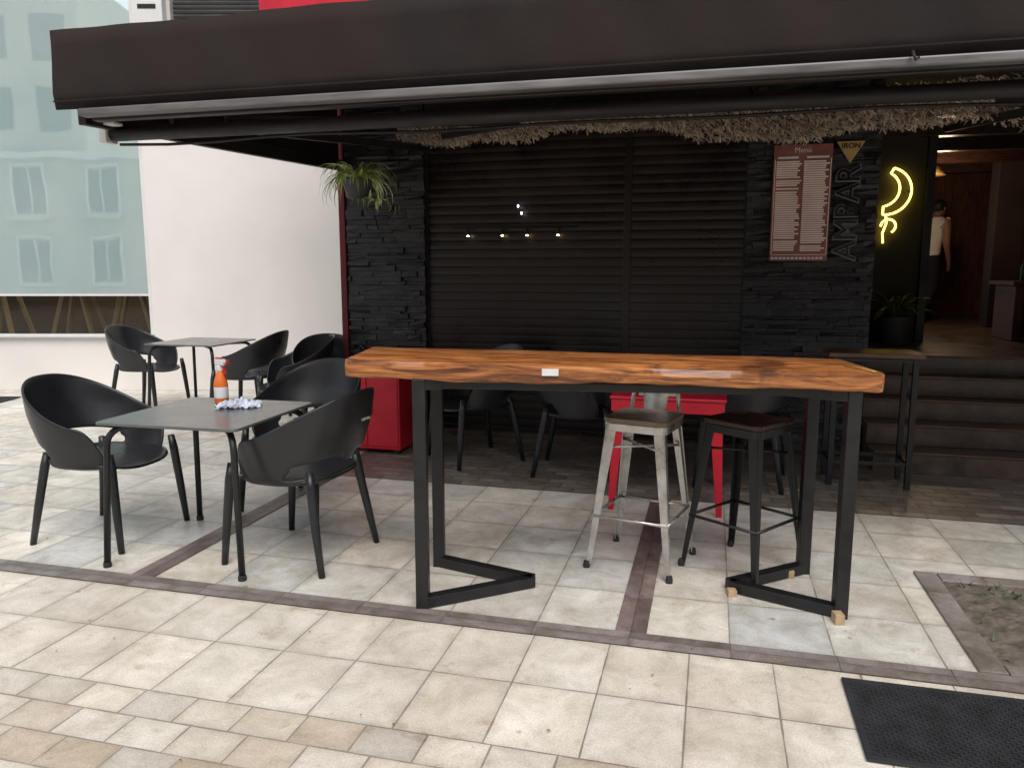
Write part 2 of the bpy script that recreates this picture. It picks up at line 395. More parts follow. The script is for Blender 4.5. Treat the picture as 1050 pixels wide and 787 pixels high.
def shutter(name,u0,u1):
    prof=[];z=.02
    while z<2.72:
        for k,(dz,dv) in enumerate(((0,.003),(.003,.0006),(.030,-.001),(.058,-.0006),(.070,.0006),(.073,.003))):
            prof.append((VF+.06+dv,z+dz))
        z+=.075
    V=[];F=[]
    for v,zz in prof: V+=[(u0,v,zz),(u1,v,zz)]
    for i in range(len(prof)-1): F.append((2*i,2*i+1,2*i+3,2*i+2))
    pyd(name,V,F,bb,M['shutter'])
shutter('roller_shutter_left',-2.2,-.46); shutter('roller_shutter_right',-.40,.505)
box('shutter_mullion',bb,M['shutter'],-.46,-.40,VF+.045,VF+.10,0,2.72)
box('shutter_header',bb,M['black'],-2.2,.505,VF+.0,VF+.3,2.72,3.0)
box('shutter_threshold',bb,M['step'],-2.2,.505,VF-.02,VF+.1,.0,.05)
box('shutter_backing',bb,M['black'],-2.2,.505,VF+.12,VF+.16,.05,2.715)
box('upper_facade',bb,M['white'],-3.0,9,VF+.03,VF+.4,3.05,7,.01)
box('roof_slab',bb,M['interior'],-3.0,9,VF+.41,11,3.05,3.2)
box('interior_floor',bb,M['step'],1.0,8.5,4.8,11,.55,.75)
multi('steps',bb,M['step'],[bv(1.482,3.40,3.10+i*.30,3.10+(i+1)*.30-.001 if i<4 else 4.79,0 if i==0 else i*.15+.001,(i+1)*.15) for i in range(5)]+[bv(1.482,3.40,3.10+i*.30,4.79,i*.15-.149,i*.15-.001) for i in range(1,5)],bevel=.006)
multi('step_nosings',bb,M['wood_mid'],[bv(1.484,3.398,3.085+i*.30,3.13+i*.30,(i+1)*.15+.001,(i+1)*.15+.014) for i in range(5)],bevel=.003)
box('partition_wall',bb,M['olive'],.6,2.32,5.8,5.95,.751,3.0)
box('partition_edge',bb,M['black'],2.322,2.40,5.75,6.0,.751,3.0)
box('side_partition',bb,M['interior'],1.2,1.47,VF+.41,5.79,.0,3.0)
box('back_wall',bb,M['brownwall'],.6,8.5,10.9,11,.751,3.0)
box('right_wall',bb,M['brownwall'],5.2,5.3,4.2,10.89,.751,3.0)
box('jamb_right',bb,M['interior'],3.41,3.6,VF+.41,4.8,0,3.0)
box('inner_column',bb,M['interior'],3.72,4.05,8.2,8.5,.751,3.0)
box('ceiling',bb,M['interior'],1.0,8.5,VF+.1,10.9,2.98,3.04)
multi('ceiling_beams',bb,M['wood_dark'],[bv(1.5,5.1,4.6+i*1.1,4.72+i*1.1,2.8,2.975) for i in range(5)])
multi('wall_shelves',bb,M['wood_mid'],[bv(1.9,3.0,10.72,10.89,1.7+i*.4,1.73+i*.4) for i in range(3)])
ct=empty('bar_counter',GO,GR)
box('body',ct,M['brownwall'],3.32,4.9,6.1,6.7,.755,1.32)
box('top',ct,M['wood_mid'],3.27,4.95,6.03,6.77,1.322,1.37,.01)
multi('panel_trim',ct,M['wood_dark'],[bv(3.4+i*.36,3.43+i*.36,6.08,6.098,.80,1.30) for i in range(4)])
for k,(dx,h,mt) in enumerate(((3.45,.26,'leafdark'),(3.56,.30,'gold'),(3.7,.24,'darkglass'))):
    bt=empty('bottle',(0,0,0)); bt.parent=None
    bt.matrix_world=Matrix.Translation(Vector(GO))@Matrix.Rotation(GR,4,'Z')@Matrix.Translation((dx,6.3,1.371))
    lathe('body',bt,M[mt],[(.03,0),(.035,.01),(.035,h*.55),(.012,h*.75),(.012,h),(.0125,h+.01)],16)

rs=empty('red_sign_box',GO,GR)
box('box',rs,M['red'],-3.6,1.6,3.28,3.50,3.66,4.4,.01)
multi('brackets',rs,M['black'],[bv(-2.5+i*1.8,-2.45+i*1.8,3.5,3.6,3.9,4.0) for i in range(3)])

# ------------------------------------------------------------ awning
aw=empty('awning',GO,GR)
nxx=240; V=[];F=[]
for i in range(nxx+1):
    u=-3.02+9.02*i/nxx
    for j in range(6):
        z=2.305+.385*j/5
        V.append((u,.405+.005*math.sin(u*7+j*.7)+.004*math.sin(u*17.3+j)+(.012 if j in(0,) else 0),z+(.004*math.sin(u*3.3) if j==5 else 0)))
for i in range(nxx):
    for j in range(5):
        a=i*6+j; F.append((a,a+6,a+7,a+1))
q=pyd('fascia',V,F,aw,M['cloth'],smooth=True); q.modifiers.new('s','SOLIDIFY').thickness=.012
multi('fascia_hem',aw,M['cloth'],[bv(-3.018,6,.390,.396,2.340,2.346)])
box('front_rail',aw,M['alu'],-2.86,6,.375,.445,2.262,2.300,.008)
box('rail_lip',aw,M['black'],-2.84,6,.45,.50,2.25,2.31,.006)
pyd('roof_cloth',[(-3.0,.432,2.66),(6,.432,2.66),(6,3.56,3.04),(-3.0,3.56,3.04)],[(0,1,2,3)],aw,M['maroon'])
pyd('under_cloth',[(-2.94,.50,2.325),(6,.50,2.325),(6,3.50,2.93),(-2.94,3.50,2.93)],[(0,1,2,3)],aw,M['maroon'])
pyd('side_gusset',[(-3.0,.432,2.34),(-3.0,3.5,2.42),(-3.0,3.5,3.03),(-3.0,.432,2.655)],[(0,1,2,3)],aw,M['cloth'])
tubes('roller_tube',aw,M['tube'],[([(-2.98,.75,2.235),(6,.75,2.235)],.037)],16)
beams('side_arm',aw,M['tube'],[((-2.95,.5,2.29),(-2.95,3.52,2.405),.05,.09),((-2.6,.75,2.29),(-2.1,3.52,2.52),.035,.05),((2.3,.75,2.29),(1.9,3.52,2.52),.035,.05)],bevel=.004)
multi('tube_bracket',aw,M['frame'],[bv(-3.03,-2.985,.70,.79,2.19,2.27),bv(-2.99,-2.86,.62,.69,2.265,2.28)],bevel=.004)
beams('folding_arms',aw,M['tube'],[((-2.2,3.5,2.6),(-1.0,2.1,2.44),.03,.04),((-1.0,2.1,2.44),(-2.3,.8,2.30),.03,.04),((2.8,3.5,2.6),(1.8,2.1,2.44),.03,.04),((1.8,2.1,2.44),(2.7,.8,2.30),.03,.04)],bevel=.003)
tubes('crank_hook',aw,M['tube'],[([(.98,.365,2.315),(.98,.35,2.30),(.99,.35,2.28),(1.0,.355,2.29)],.006)],8)
tubes('sag_cable',aw,M['tube'],[([(-2.98+.3*i,.80+.02*math.sin(i),2.19-.008*math.sin(i*1.3)) for i in range(30)],.008)],6)

# thatch fringe
th=empty('palm_thatch_fringe',GO,GR)
V=[];F=[]
for _ in range(19000):
    u=random.uniform(-2.3,4.2); t=max(0,(u+.4)/1.8); t=min(1,t)
    depth=.20+.09*t+.03*math.sin(u*3.1)+.02*math.sin(u*9)
    z=2.73-random.random()**.9*depth-.03*math.sin(u*2+1)*t-.03*t
    v=3.14+random.uniform(-.10,.10)+.1*math.sin(u*2)-.25*t
    a=random.uniform(-1.3,1.3); l=random.uniform(.02,.06); w=random.uniform(.0015,.005)
    dx,dz=l*math.sin(a),-l*math.cos(a)*.6; dy=random.uniform(-.03,.03)
    n=len(V); V+=[(u-w,v,z),(u+w,v,z+w),(u+dx+w,v+dy,z+dz),(u+dx-w,v+dy,z+dz-w)]; F.append((n,n+1,n+2,n+3))
pyd('fibres',V,F,th,M['thatch'])
box('backing_rail',th,M['wood_dark'],-2.25,4.2,3.30,3.34,2.68,2.76)

# ------------------------------------------------------------ wall items
mb=empty('menu_board',GO,GR)
box('panel',mb,M['poster'],.70,1.125,3.46,3.485,1.56,2.44,.003)
vl=[]
random.seed(11)
for c in (0,1):
    z=2.305
    while z>1.63:
        x0=.722+c*.200
        w=random.uniform(.15,.186); vl.append(bv(x0,x0+w,3.4565,3.4595,z,z+.0115))
        z-=.0165
        if random.random()<.06: z-=.010
multi('menu_text',mb,M['posterpale'],vl)
multi('menu_headings',mb,M['paper'],[bv(.73,.88,3.4566,3.4593,2.335,2.35),bv(.94,1.10,3.4566,3.4593,2.335,2.35)]+[bv(.71+i*.03,.732+i*.03,3.4566,3.4593,1.573,1.590) for i in range(13)])
multi('menu_frame',mb,M['posterpale'],[bv(.709,.714,3.4567,3.4594,1.61,2.33),bv(1.112,1.117,3.4567,3.4594,1.61,2.33),bv(.716,1.110,3.4567,3.4594,1.605,1.610)])
def text(name,parent,mat,s,size,loc,rot,ext=.008,off=0):
    c=bpy.data.curves.new(name,'FONT'); c.body=s; c.size=size; c.extrude=ext; c.align_x='CENTER'; c.align_y='CENTER'; c.offset=off
    o=bpy.data.objects.new(name,c); COL.objects.link(o); o.parent=parent; o.location=loc; o.rotation_euler=rot; c.materials.append(mat); return o
text('title_text',mb,M['paper'],'Menú',.055,(.91,3.456,2.395),(R(90),0,0),.001)
sg=empty('wall_lettering_sign',GO,GR)
a=text('letters_rim',sg,M['letterrim'],'AMBAR',.235,(1.255,3.485,1.92),(0,0,0),.005,.008)
b_=text('letters',sg,M['letter'],'AMBAR',.235,(1.255,3.472,1.92),(0,0,0),.005,-.001)
mt=Matrix(((0,-1,0),(0,0,-1),(1,0,0)))
for q in (a,b_): q.rotation_euler=mt.to_euler(); q.scale=(.92,1.0,1)
pyd('triangle',[(1.15,3.47,2.45),(1.35,3.47,2.45),(1.25,3.47,2.29),(1.15,3.485,2.45),(1.35,3.485,2.45),(1.25,3.485,2.29)],[(0,2,1),(3,4,5),(0,1,4,3),(1,2,5,4),(2,0,3,5)],sg,M['gold'])
text('triangle_text',sg,M['letter'],'IRON',.055,(1.25,3.465,2.415),(R(90),0,0),.002)

tl=empty('shutter_reflections',GO,GR)  # reflections on the shutter, modelled as glowing lamp heads on an added rail
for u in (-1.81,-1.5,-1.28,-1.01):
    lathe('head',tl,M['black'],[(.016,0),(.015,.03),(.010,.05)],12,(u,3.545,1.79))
    lathe('bulb_glow',tl,M['lampglow'],[(.010,0),(.013,.004),(.008,.009)],12,(u,3.545,1.778))
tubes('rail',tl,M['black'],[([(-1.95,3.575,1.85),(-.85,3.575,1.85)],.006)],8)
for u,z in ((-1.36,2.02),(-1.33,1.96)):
    lathe('cold_glint',tl,emis('reflection_cold',(.9,.95,1),8),[(.006,0),(.007,.016),(.004,.020)],8,(u,3.55,z))  # small cold reflections, likewise built as glowing points

ns=empty('neon_moon_sign',GO,GR)
NX=.075
def arc(cx,cz,r,a0,a1,n=24): return [(NX+cx+r*math.cos(R(a0+(a1-a0)*i/n)),5.76,cz+r*math.sin(R(a0+(a1-a0)*i/n))) for i in range(n+1)]
outer=arc(1.88,2.28,.235,75,-95)
inner=arc(1.83,2.30,.175,62,-80)
tubes('moon_outer',ns,M['neon'],[(outer,.010)],8); tubes('moon_inner',ns,M['neon'],[([outer[0]]+inner+[outer[-1]],.010)],8)
tubes('stem',ns,M['neon'],[([(NX+1.89,5.76,2.04),(NX+1.90,5.76,1.96),(NX+1.87,5.76,1.86),(NX+1.88,5.76,1.76)],.010),(arc(1.92,1.93,.07,180,-60,14),.010)],8)
multi('clips',ns,M['black'],[bv(2.17,2.185,5.755,5.799,2.27,2.285),bv(1.95,1.965,5.755,5.799,2.03,2.045)])
pl=empty('pendant_lamp',GO,GR)
lathe('shade',pl,M['gold'],[(.20,0),(.19,.02),(.12,.11),(.02,.15)],24,(2.85,8.0,2.66))
lathe('bulb_glow',pl,M['lampglow'],[(.02,0),(.04,.03),(.03,.07)],16,(2.85,8.0,2.66))
tubes('cord',pl,M['black'],[([(2.85,8.0,2.80),(2.85,8.0,2.98)],.006)],6)
def plight(name,uvz,e,col,size=.15):
    l=bpy.data.lights.new(name,'POINT'); l.energy=e; l.color=col; l.shadow_soft_size=size
    o=bpy.data.objects.new(name,l); COL.objects.link(o)
    o.location=Matrix.Translation(Vector(GO))@Matrix.Rotation(GR,4,'Z')@Vector(uvz)
plight('pendant_glow',(2.85,7.6,2.5),22,(1,.70,.44))

def leaves(name,parent,mats,n,cx,cz,Lr,drop,w,cy=0,up=(.5,1.3)):
    V=[];F=[];mi=[]
    for i in range(n):
        a=random.uniform(0,2*math.pi); Ln=random.uniform(*Lr); el=random.uniform(*up); segs=8
        p=Vector((cx+.04*math.cos(a),cy+.04*math.sin(a),cz)); ww=w*random.uniform(.7,1.2)
        side=Vector((-math.sin(a),math.cos(a),0)); k=len(V); tw=random.uniform(-.5,.5)
        for s in range(segs+1):
            t=s/segs; wd=ww*(1-t)**.6*(.5+min(t*4,1)*.5)
            sd=(side*math.cos(tw)+Vector((0,0,1))*math.sin(tw))
            V+= [p-sd*wd,p+sd*wd]
            e=el-drop*t*2.4
            p=p+Vector((math.cos(a)*math.cos(e),math.sin(a)*math.cos(e),math.sin(e)))*Ln/segs
            a+=random.uniform(-.06,.06)
        m=0 if random.random()<.5 else 1
        for s in range(segs): F.append((k+2*s,k+2*s+1,k+2*s+3,k+2*s+2)); mi.append(m)
    me=bpy.data.meshes.new(name); me.from_pydata([tuple(x) for x in V],[],F)
    for x in mats: me.materials.append(x)
    for p,m in zip(me.polygons,mi): p.material_index=m; p.use_smooth=True
    o=bpy.data.objects.new(name,me); COL.objects.link(o); o.parent=parent
hp=empty('hanging_spider_plant',GO,GR)
PX,PY,PZ=-2.47,2.75,2.05
lathe('pot',hp,M['pot'],[(.07,0),(.085,.01),(.115,.13),(.12,.14),(.105,.14),(.10,.125)],24,(PX,PY,PZ))
leaves('leaves',hp,[M['leaf'],M['leafpale']],130,PX,PZ+.13,(.22,.44),1.1,.012,PY,(.3,1.5))
leaves('runners',hp,[M['leaf'],M['leafpale']],20,PX+.20,PZ-.02,(.10,.20),1.1,.009,PY-.03,(-.2,.9))
tubes('runner_stem',hp,M['leafpale'],[([(PX,PY,PZ+.14),(PX+.09,PY-.03,PZ+.18),(PX+.18,PY-.03,PZ+.11),(PX+.20,PY-.03,PZ-.02)],.003)],6)
tubes('hanger',hp,M['black'],[([(PX+.11*math.cos(a),PY+.11*math.sin(a),PZ+.13),(PX,PY,PZ+.40)],.002) for a in (0,2.1,4.2)]+[([(PX,PY,PZ+.40),(PX,PY,PZ+.62)],.003)],6)
fp=empty('potted_plant',GO,GR)
lathe('pot',fp,M['pot'],[(.11,0),(.12,.01),(.16,.26),(.165,.28),(.14,.28),(.13,.25)],24,(2.05,5.4,.751))
leaves('leaves',fp,[M['leafdark'],M['leafdark']],60,2.05,1.02,(.25,.5),.8,.020,5.4,(.7,1.5))

# ------------------------------------------------------------ tub chairs
def chair_meshes():
    n=48; rows=10; PM=R(130)
    V=[];F=[]
    def rim(ph):
        t=abs(ph)/PM
        h=.665+.225*max(0,math.cos(min(t*1.35,1)*math.pi/2))**1.1
        if t>.78: h-= (h-.47)*((t-.78)/.22)**2
        return h
    for j in range(rows+1):
        f=j/rows
        for i in range(n+1):
            ph=-PM+2*PM*i/n; zb=.43; z=zb+(rim(ph)-zb)*f
            hh=max(0,(z-zb)/.44)
            k=.80+.20*min(1,hh*1.6)**.7
            c,s=math.cos(ph),math.sin(ph)
            ex=math.copysign(abs(c)**.85,c); ey=math.copysign(abs(s)**.85,s)
            x=-ex*.295*k-.085*max(0,c)*hh; y=ey*.325*k
            V.append((x,y,z))
    for j in range(rows):
        for i in range(n):
            ph=abs(-PM+2*PM*(i+.5)/n)
            if j==1 and ph<R(70): continue
            if j==2 and R(4)<ph<R(66): continue
            a=j*(n+1)+i; F.append((a,a+1,a+n+2,a+n+1))
    sh=bpy.data.meshes.new('shell'); sh.from_pydata(V,[],F)
    V=[];F=[];m=40;rr=7
    V.append((0,0,.432))
    for j in range(1,rr+1):
        f=j/rr
        for i in range(m):
            t=2*math.pi*i/m; c,s=math.cos(t),math.sin(t)
            x=math.copysign(abs(c)**.75,c)*.262*f+(.02 if c>0 else 0)*f; y=math.copysign(abs(s)**.75,s)*.265*f
            z=.432+.020*f**3-(.035*(f**4) if c>.5 else 0)*(c-.5)*2
            V.append((x,y,z))
    for i in range(m): F.append((0,1+i,1+(i+1)%m))
    for j in range(rr-1):
        for i in range(m):
            a=1+j*m+i;b=1+j*m+(i+1)%m; F.append((a,a+m,b+m,b))
    st=bpy.data.meshes.new('seat'); st.from_pydata(V,[],F)
    pts=[]
    for a,b in ((1,1),(1,-1)): pts.append(([(.215*a,.245*b,.52),(.225*a,.25*b,.44),(.245*a,.262*b,.22),(.265*a,.272*b,.0)],[.018,.023,.021,.016]))
    for a,b in ((-1,1),(-1,-1)): pts.append(([(.20*a,.20*b,.50),(.21*a,.21*b,.43),(.245*a,.235*b,.22),(.285*a,.255*b,.0)],[.018,.023,.021,.016]))
    V,F=tube_mesh(pts,12); lg=bpy.data.meshes.new('legs'); lg.from_pydata([tuple(v) for v in V],[],F)
    for me in (sh,st,lg):
        me.materials.append(M['plastic'])
        for p in me.polygons: p.use_smooth=True
    return sh,st,lg
SH,ST,LG=chair_meshes()
def chair(x,y,deg,z=0):
    e=empty('plastic_armchair',(x,y,z),R(deg)); e.scale=(1.04,1.04,1.02)
    for nm,me,th in (('shell',SH,.014),('seat',ST,.018),('legs',LG,0)):
        o=bpy.data.objects.new(nm,me); COL.objects.link(o); o.parent=e
        if th:
            s=o.modifiers.new('s','SOLIDIFY'); s.thickness=th; s.offset=0
            b=o.modifiers.new('ss','SUBSURF'); b.levels=1; b.render_levels=1
    return e
chair(-2.29,4.26,-12)
c2=chair(-1.12,3.95,160)
chair(-1.33,4.80,-112)
chair(-3.90,8.20,-12)
chair(-2.62,7.60,170)
chair(-2.0,6.90,205)
chair(-1.60,6.80,-70)
chair(-.30,6.0,-150)
chair(.50,5.62,-14)
chair(1.62,5.35,160)
text('printed_mark',c2,M['paper'],'corona',.028,(-.375,-.03,.735),(R(84),0,R(-90)),.0006)

# ------------------------------------------------------------ cafe tables
def cafe_table(x,y,rot,s=.79):
    e=empty('square_cafe_table',(x,y,0),rot); h=s/2
    o=box('top',e,M['tabletop'],-h,h,-h,h,.735,.750,.0); 
    bm=bmesh.new(); bm.from_mesh(o.data)
    ed=[q for q in bm.edges if abs(q.verts[0].co.z-q.verts[1].co.z)>.01]
    bmesh.ops.bevel(bm,geom=ed,offset=.035,segments=5,affect='EDGES',profile=.5); bm.to_mesh(o.data); bm.free()
    b=o.modifiers.new('b','BEVEL'); b.width=.004; b.segments=2; b.limit_method='ANGLE'
    P=[]
    for a in(-1,1):
        for c in(-1,1):
            pts=[(a*(h-.22),c*(h-.22),.717)]
            for k in range(7):
                t=k/6*math.pi/2
                pts.append((a*(h-.11+.07*math.sin(t)),c*(h-.11+.07*math.sin(t)),.717-.09*(1-math.cos(t))))
            pts.append((a*(h-.012),c*(h-.012),.013))
            P.append((pts,.0165))
    P.append(([(-(h-.22),-(h-.22),.715),(h-.22,h-.22,.715)],.014)); P.append(([(-(h-.22),(h-.22),.713),(h-.22,-(h-.22),.713)],.014))
    tubes('legs',e,M['steelblack'],P,12)
    for a in(-1,1):
        for c in(-1,1): lathe('foot',e,M['rubber'],[(.02,0),(.021,.015),(.018,.028)],12,(a*(h-.012),c*(h-.012),0))
    return e
cafe_table(-1.60,4.03,R(-13))
cafe_table(-3.25,8.05,R(-13),.8)

sp=empty('spray_bottle',(-1.64,4.29,.75),R(-30)); sp.scale=(1.12,1.12,1.08)
lathe('bottle',sp,M['orange'],[(.030,0),(.034,.008),(.034,.10),(.031,.12),(.022,.15),(.014,.175)],20)
lathe('label',sp,M['paper'],[(.0345,.03),(.0348,.032),(.0348,.085),(.0345,.087)],20)
lathe('collar',sp,M['paper'],[(.017,.172),(.017,.195),(.013,.198)],16)
multi('trigger_head',sp,M['paper'],[bv(-.028,.035,-.012,.012,.198,.232),bv(.035,.052,-.007,.007,.212,.226)],bevel=.005)
beams('trigger',sp,M['redplastic'],[((.026,0,.20),(.040,0,.155),.012,.008)],bevel=.002)
box('nozzle',sp,M['redplastic'],.052,.062,-.009,.009,.209,.229,.002)
box('cap_top',sp,M['redplastic'],-.024,.02,-.010,.010,.2325,.240,.003)
rg=empty('cleaning_cloth',(-1.50,4.17,.751),R(10))
nn=40;V=[];F=[]
for j in range(nn+1):
    for i in range(nn+1):
        x=(i/nn-.5);y=(j/nn-.5); r=math.hypot(x,y)
        z=max(0,.034*(math.sin(x*23+y*9+math.sin(y*13))*math.cos(y*25-x*11))*(1-r*1.1)+.020*(1-r))+.003
        V.append((x*.21+.015*math.sin(y*14),y*.14+.015*math.sin(x*17),z))
for j in range(nn):
    for i in range(nn):
        a=j*(nn+1)+i; F.append((a,a+1,a+nn+2,a+nn+1))
o=pyd('cloth',V,F,rg,M['rag'],smooth=True); q=o.modifiers.new('s','SOLIDIFY'); q.thickness=.003

# ------------------------------------------------------------ bar table with slab top
bt=empty('live_edge_bar_table',(.55,3.48,0),R(-3))
nx=110; V=[];F=[]
def nz(x,s): return .5*math.sin(x*2.1+s)+.3*math.sin(x*5.3+s*2.1)+.2*math.sin(x*11.7+s*3.7)+.12*math.sin(x*27+s)
x0,x1=-1.25,1.0
for i in range(nx+1):
    x=x0+(x1-x0)*i/nx
    yf=-.285+.016*nz(x,.3)-.02*(x-x0)/(x1-x0); yb=.245+.02*nz(x,2.2)-.05*max(0,(x-.6))
    top=.072+.002*nz(x,5); bot=-.008+.010*nz(x*1.3,1.1)
    if x<-1.0: bot+=.008*(1-(x-x0)/.27)
    en=min(1,max(0,min(x-x0,x1-x))/.02)**.5*.012-.012
    V+=[(x,yb+en,top),(x,yf+.008-en,top),(x,yf-en,top-.006),(x,yf-.006+.006*nz(x*2,4)-en,top*.5),(x,yf+.004-en,bot+.006),(x,yf+.02-en,bot),(x,yb-.02+en,bot),(x,yb+.004+en,.035)]
for i in range(nx):
    for j in range(8):
        k=(j+1)%8; F.append((i*8+j,i*8+k,(i+1)*8+k,(i+1)*8+j))
F.append(tuple(range(8))[::-1]); F.append(tuple(nx*8+j for j in range(8)))
sl=pyd('slab_top',V,F,bt,M['slab'],smooth=True); sl.location=(0,0,1.022); sl.rotation_euler=(0,R(1.15),0)
sl.modifiers.new('e','EDGE_SPLIT').split_angle=R(38)
PW=.056
def vleg(name,xp,xa,zt):
    segs=[]
    for z,hh in ((.028,.05),(zt-.025,.045)):
        segs+=[((xp,-.262,z),(xa,0,z),PW,hh),((xa,0,z),(xp,.235,z),PW,hh)]
    o=beams(name,bt,M['steelblack'],segs,bevel=.003)
    multi(name+'_posts',bt,M['steelblack'],[bv(xp-.028,xp+.028,y-.028,y+.028,.001,zt) for y in(-.262,.235)],bevel=.003)
vleg('leg_left',-.935,-.45,1.034); vleg('leg_right',.89,.475,1.0)
beams('top_rails',bt,M['steelblack'],[((-.90,y,1.008),(.85,y,.984),.04,.036) for y in(-.22,.19)],bevel=.003)
multi('label_tape',bt,M['paper'],[bv(-.41,-.34,-.318,-.290,1.058,1.086)],bevel=.001)
multi('wood_shims',bt,M['pine'],[bv(.845,.885,-.345,-.292,0,.045),bv(.455,.495,-.08,-.036,0,.03),bv(.785,.825,.15,.205,0,.04)],bevel=.003)
tubes('yellow_tag',bt,M['gold'],[([(.91,-.1,1.082),(.95,-.2,1.08),(.965,-.28,1.079)],.004)],6)

# ------------------------------------------------------------ metal stools
def stool(name,x,y,deg,leg,seat,back=False,H=.76):
    e=empty(name,(x,y,0),R(deg)); s=.145; f=.215
    vl=[]
    for a in(-1,1):
        for b in(-1,1):
            p=(a*s,b*s,H-.03);q=(a*f,b*f,.02)
            vl.append(beamv((p[0]-a*.022,p[1],p[2]),(q[0]-a*.010,q[1],q[2]),.056,.004,.026,.004,up=(0,b,.0001)))
            vl.append(beamv((p[0],p[1]-b*.022,p[2]),(q[0],q[1]-b*.010,q[2]),.056,.004,.026,.004,up=(a,0,.0001)))
    multi('legs',e,leg,vl,bevel=.0015)
    for a in(-1,1):
        for b in(-1,1): 
            lathe('foot',e,M['rubber'],[(.017,0),(.018,.02),(.014,.035)],10,(a*f*1.0,b*f*1.0,0))
    z=.27; r=f-(f-s)*z/H
    P=[]
    for p,q in (((r,r),(r,-r)),((r,-r),(-r,-r)),((-r,-r),(-r,r)),((-r,r),(r,r))): P.append(([(p[0],p[1],z),(q[0],q[1],z)],.008))
    zz=.66; r2=f-(f-s)*zz/H
    P.append(([(r2,r2,.60),(-r2,-r2,.62)],.007)); P.append(([(r2,-r2,.62),(-r2,r2,.60)],.007))
    tubes('foot_rail',e,leg,P,8)
    o=box('seat_pan',e,leg,-.162,.162,-.162,.162,H-.045,H-.003,0)
    o2=box('seat_board',e,seat,-.166,.166,-.166,.166,H-.002,H+.022,0)
    for q in (o,o2):
        bm=bmesh.new(); bm.from_mesh(q.data)
        ed=[d for d in bm.edges if abs(d.verts[0].co.z-d.verts[1].co.z)>.005]
        bmesh.ops.bevel(bm,geom=ed,offset=.045,segments=5,affect='EDGES',profile=.5); bm.to_mesh(q.data); bm.free()
        b=q.modifiers.new('b','BEVEL'); b.width=.005; b.segments=2; b.limit_method='ANGLE'
    if back:
        n=10; top=[(-.10+.20*i/n,.19+.02*math.sin(math.pi*i/n),H+.19+.035*math.sin(math.pi*i/n)) for i in range(n+1)]
        tubes('back_frame',e,leg,[([(-.13,.165,H-.02),(-.12,.18,H+.10)]+top+[(.12,.18,H+.10),(.13,.165,H-.02)],.011)],10)
        V=[];F=[]
        for i in range(9):
            t=i/8; z=H-.02+.235*t; w=.055+.022*t; yy=.162+.045*t
            V+=[(-w,yy,z),(0,yy+.012,z),(w,yy,z)]
        for i in range(8): F+=[(3*i,3*i+1,3*i+4,3*i+3),(3*i+1,3*i+2,3*i+5,3*i+4)]
        q=pyd('back_splat',V,F,e,leg,smooth=True); q.modifiers.new('s','SOLIDIFY').thickness=.003
stool('metal_bar_stool_with_back',.67,3.83,-28,M['steel'],M['wood_stool'],True,.75)
stool('black_bar_stool',1.17,3.74,-50,M['steelblack'],M['wood_dark'],False,.75)

# ------------------------------------------------------------ red furniture
rt=empty('red_square_table',(1.03,4.95,0),R(-14.5)); s=.35
box('top',rt,M['red'],-s,s,-s,s,.705,.725,.006)
multi('apron',rt,M['red'],[bv(-s+.01,s-.01,-s+.01,-s+.03,.63,.704),bv(-s+.01,s-.01,s-.03,s-.01,.63,.704),bv(-s+.01,-s+.03,-s+.031,s-.031,.63,.704),bv(s-.03,s-.01,-s+.031,s-.031,.63,.704)],bevel=.002)
beams('legs',rt,M['red'],[((a*(s-.06),b*(s-.04),.66),(a*(s-.02),b*(s-.0),0),.08,.02,.035,.02) for a in(-1,1) for b in(-1,1)],bevel=.003)
beams('leg_braces',rt,M['red'],[((a*(s-.05),-s+.03,.30),(a*(s-.05),s-.03,.30),.02,.02) for a in(-1,1)])
box('paper',rt,M['paper'],-.18,.06,-.28,-.1,.7255,.7275,0)
rc=empty('red_cabinet',(-1.12,6.38,0),R(-14.5))
box('body',rc,M['red'],-.28,.28,-.22,.22,.04,.66,.012)
box('lid',rc,M['red'],-.295,.295,-.235,.235,.662,.70,.010)
multi('door_panels',rc,M['red'],[bv(-.265,-.005,-.229,-.2205,.07,.63),bv(.005,.265,-.229,-.2205,.07,.63)],bevel=.004)
multi('handles_feet',rc,M['black'],[bv(-.04,-.03,-.245,-.23,.33,.42),bv(.03,.04,-.245,-.23,.33,.42)]+[bv(a*.24-.02,a*.24+.02,b*.18-.02,b*.18+.02,0,.039) for a in(-1,1) for b in(-1,1)])

ht=empty('high_side_table',(2.50,5.32,0),R(-14.5))
box('top',ht,M['wood_mid'],-.30,.30,-.18,.18,.905,.935,.005)
multi('posts',ht,M['steelblack'],[bv(a*.25-.018,a*.25+.018,b*.14-.018,b*.14+.018,0,.904) for a in(-1,1) for b in(-1,1)],bevel=.002)
multi('rails',ht,M['steelblack'],[bv(-.231,.231,b*.14-.012,b*.14+.012,z,z+.025) for b in(-1,1) for z in(.16,.875)]+[bv(a*.25-.012,a*.25+.012,-.121,.121,z,z+.025) for a in(-1,1) for z in(.16,.875)],bevel=.002)

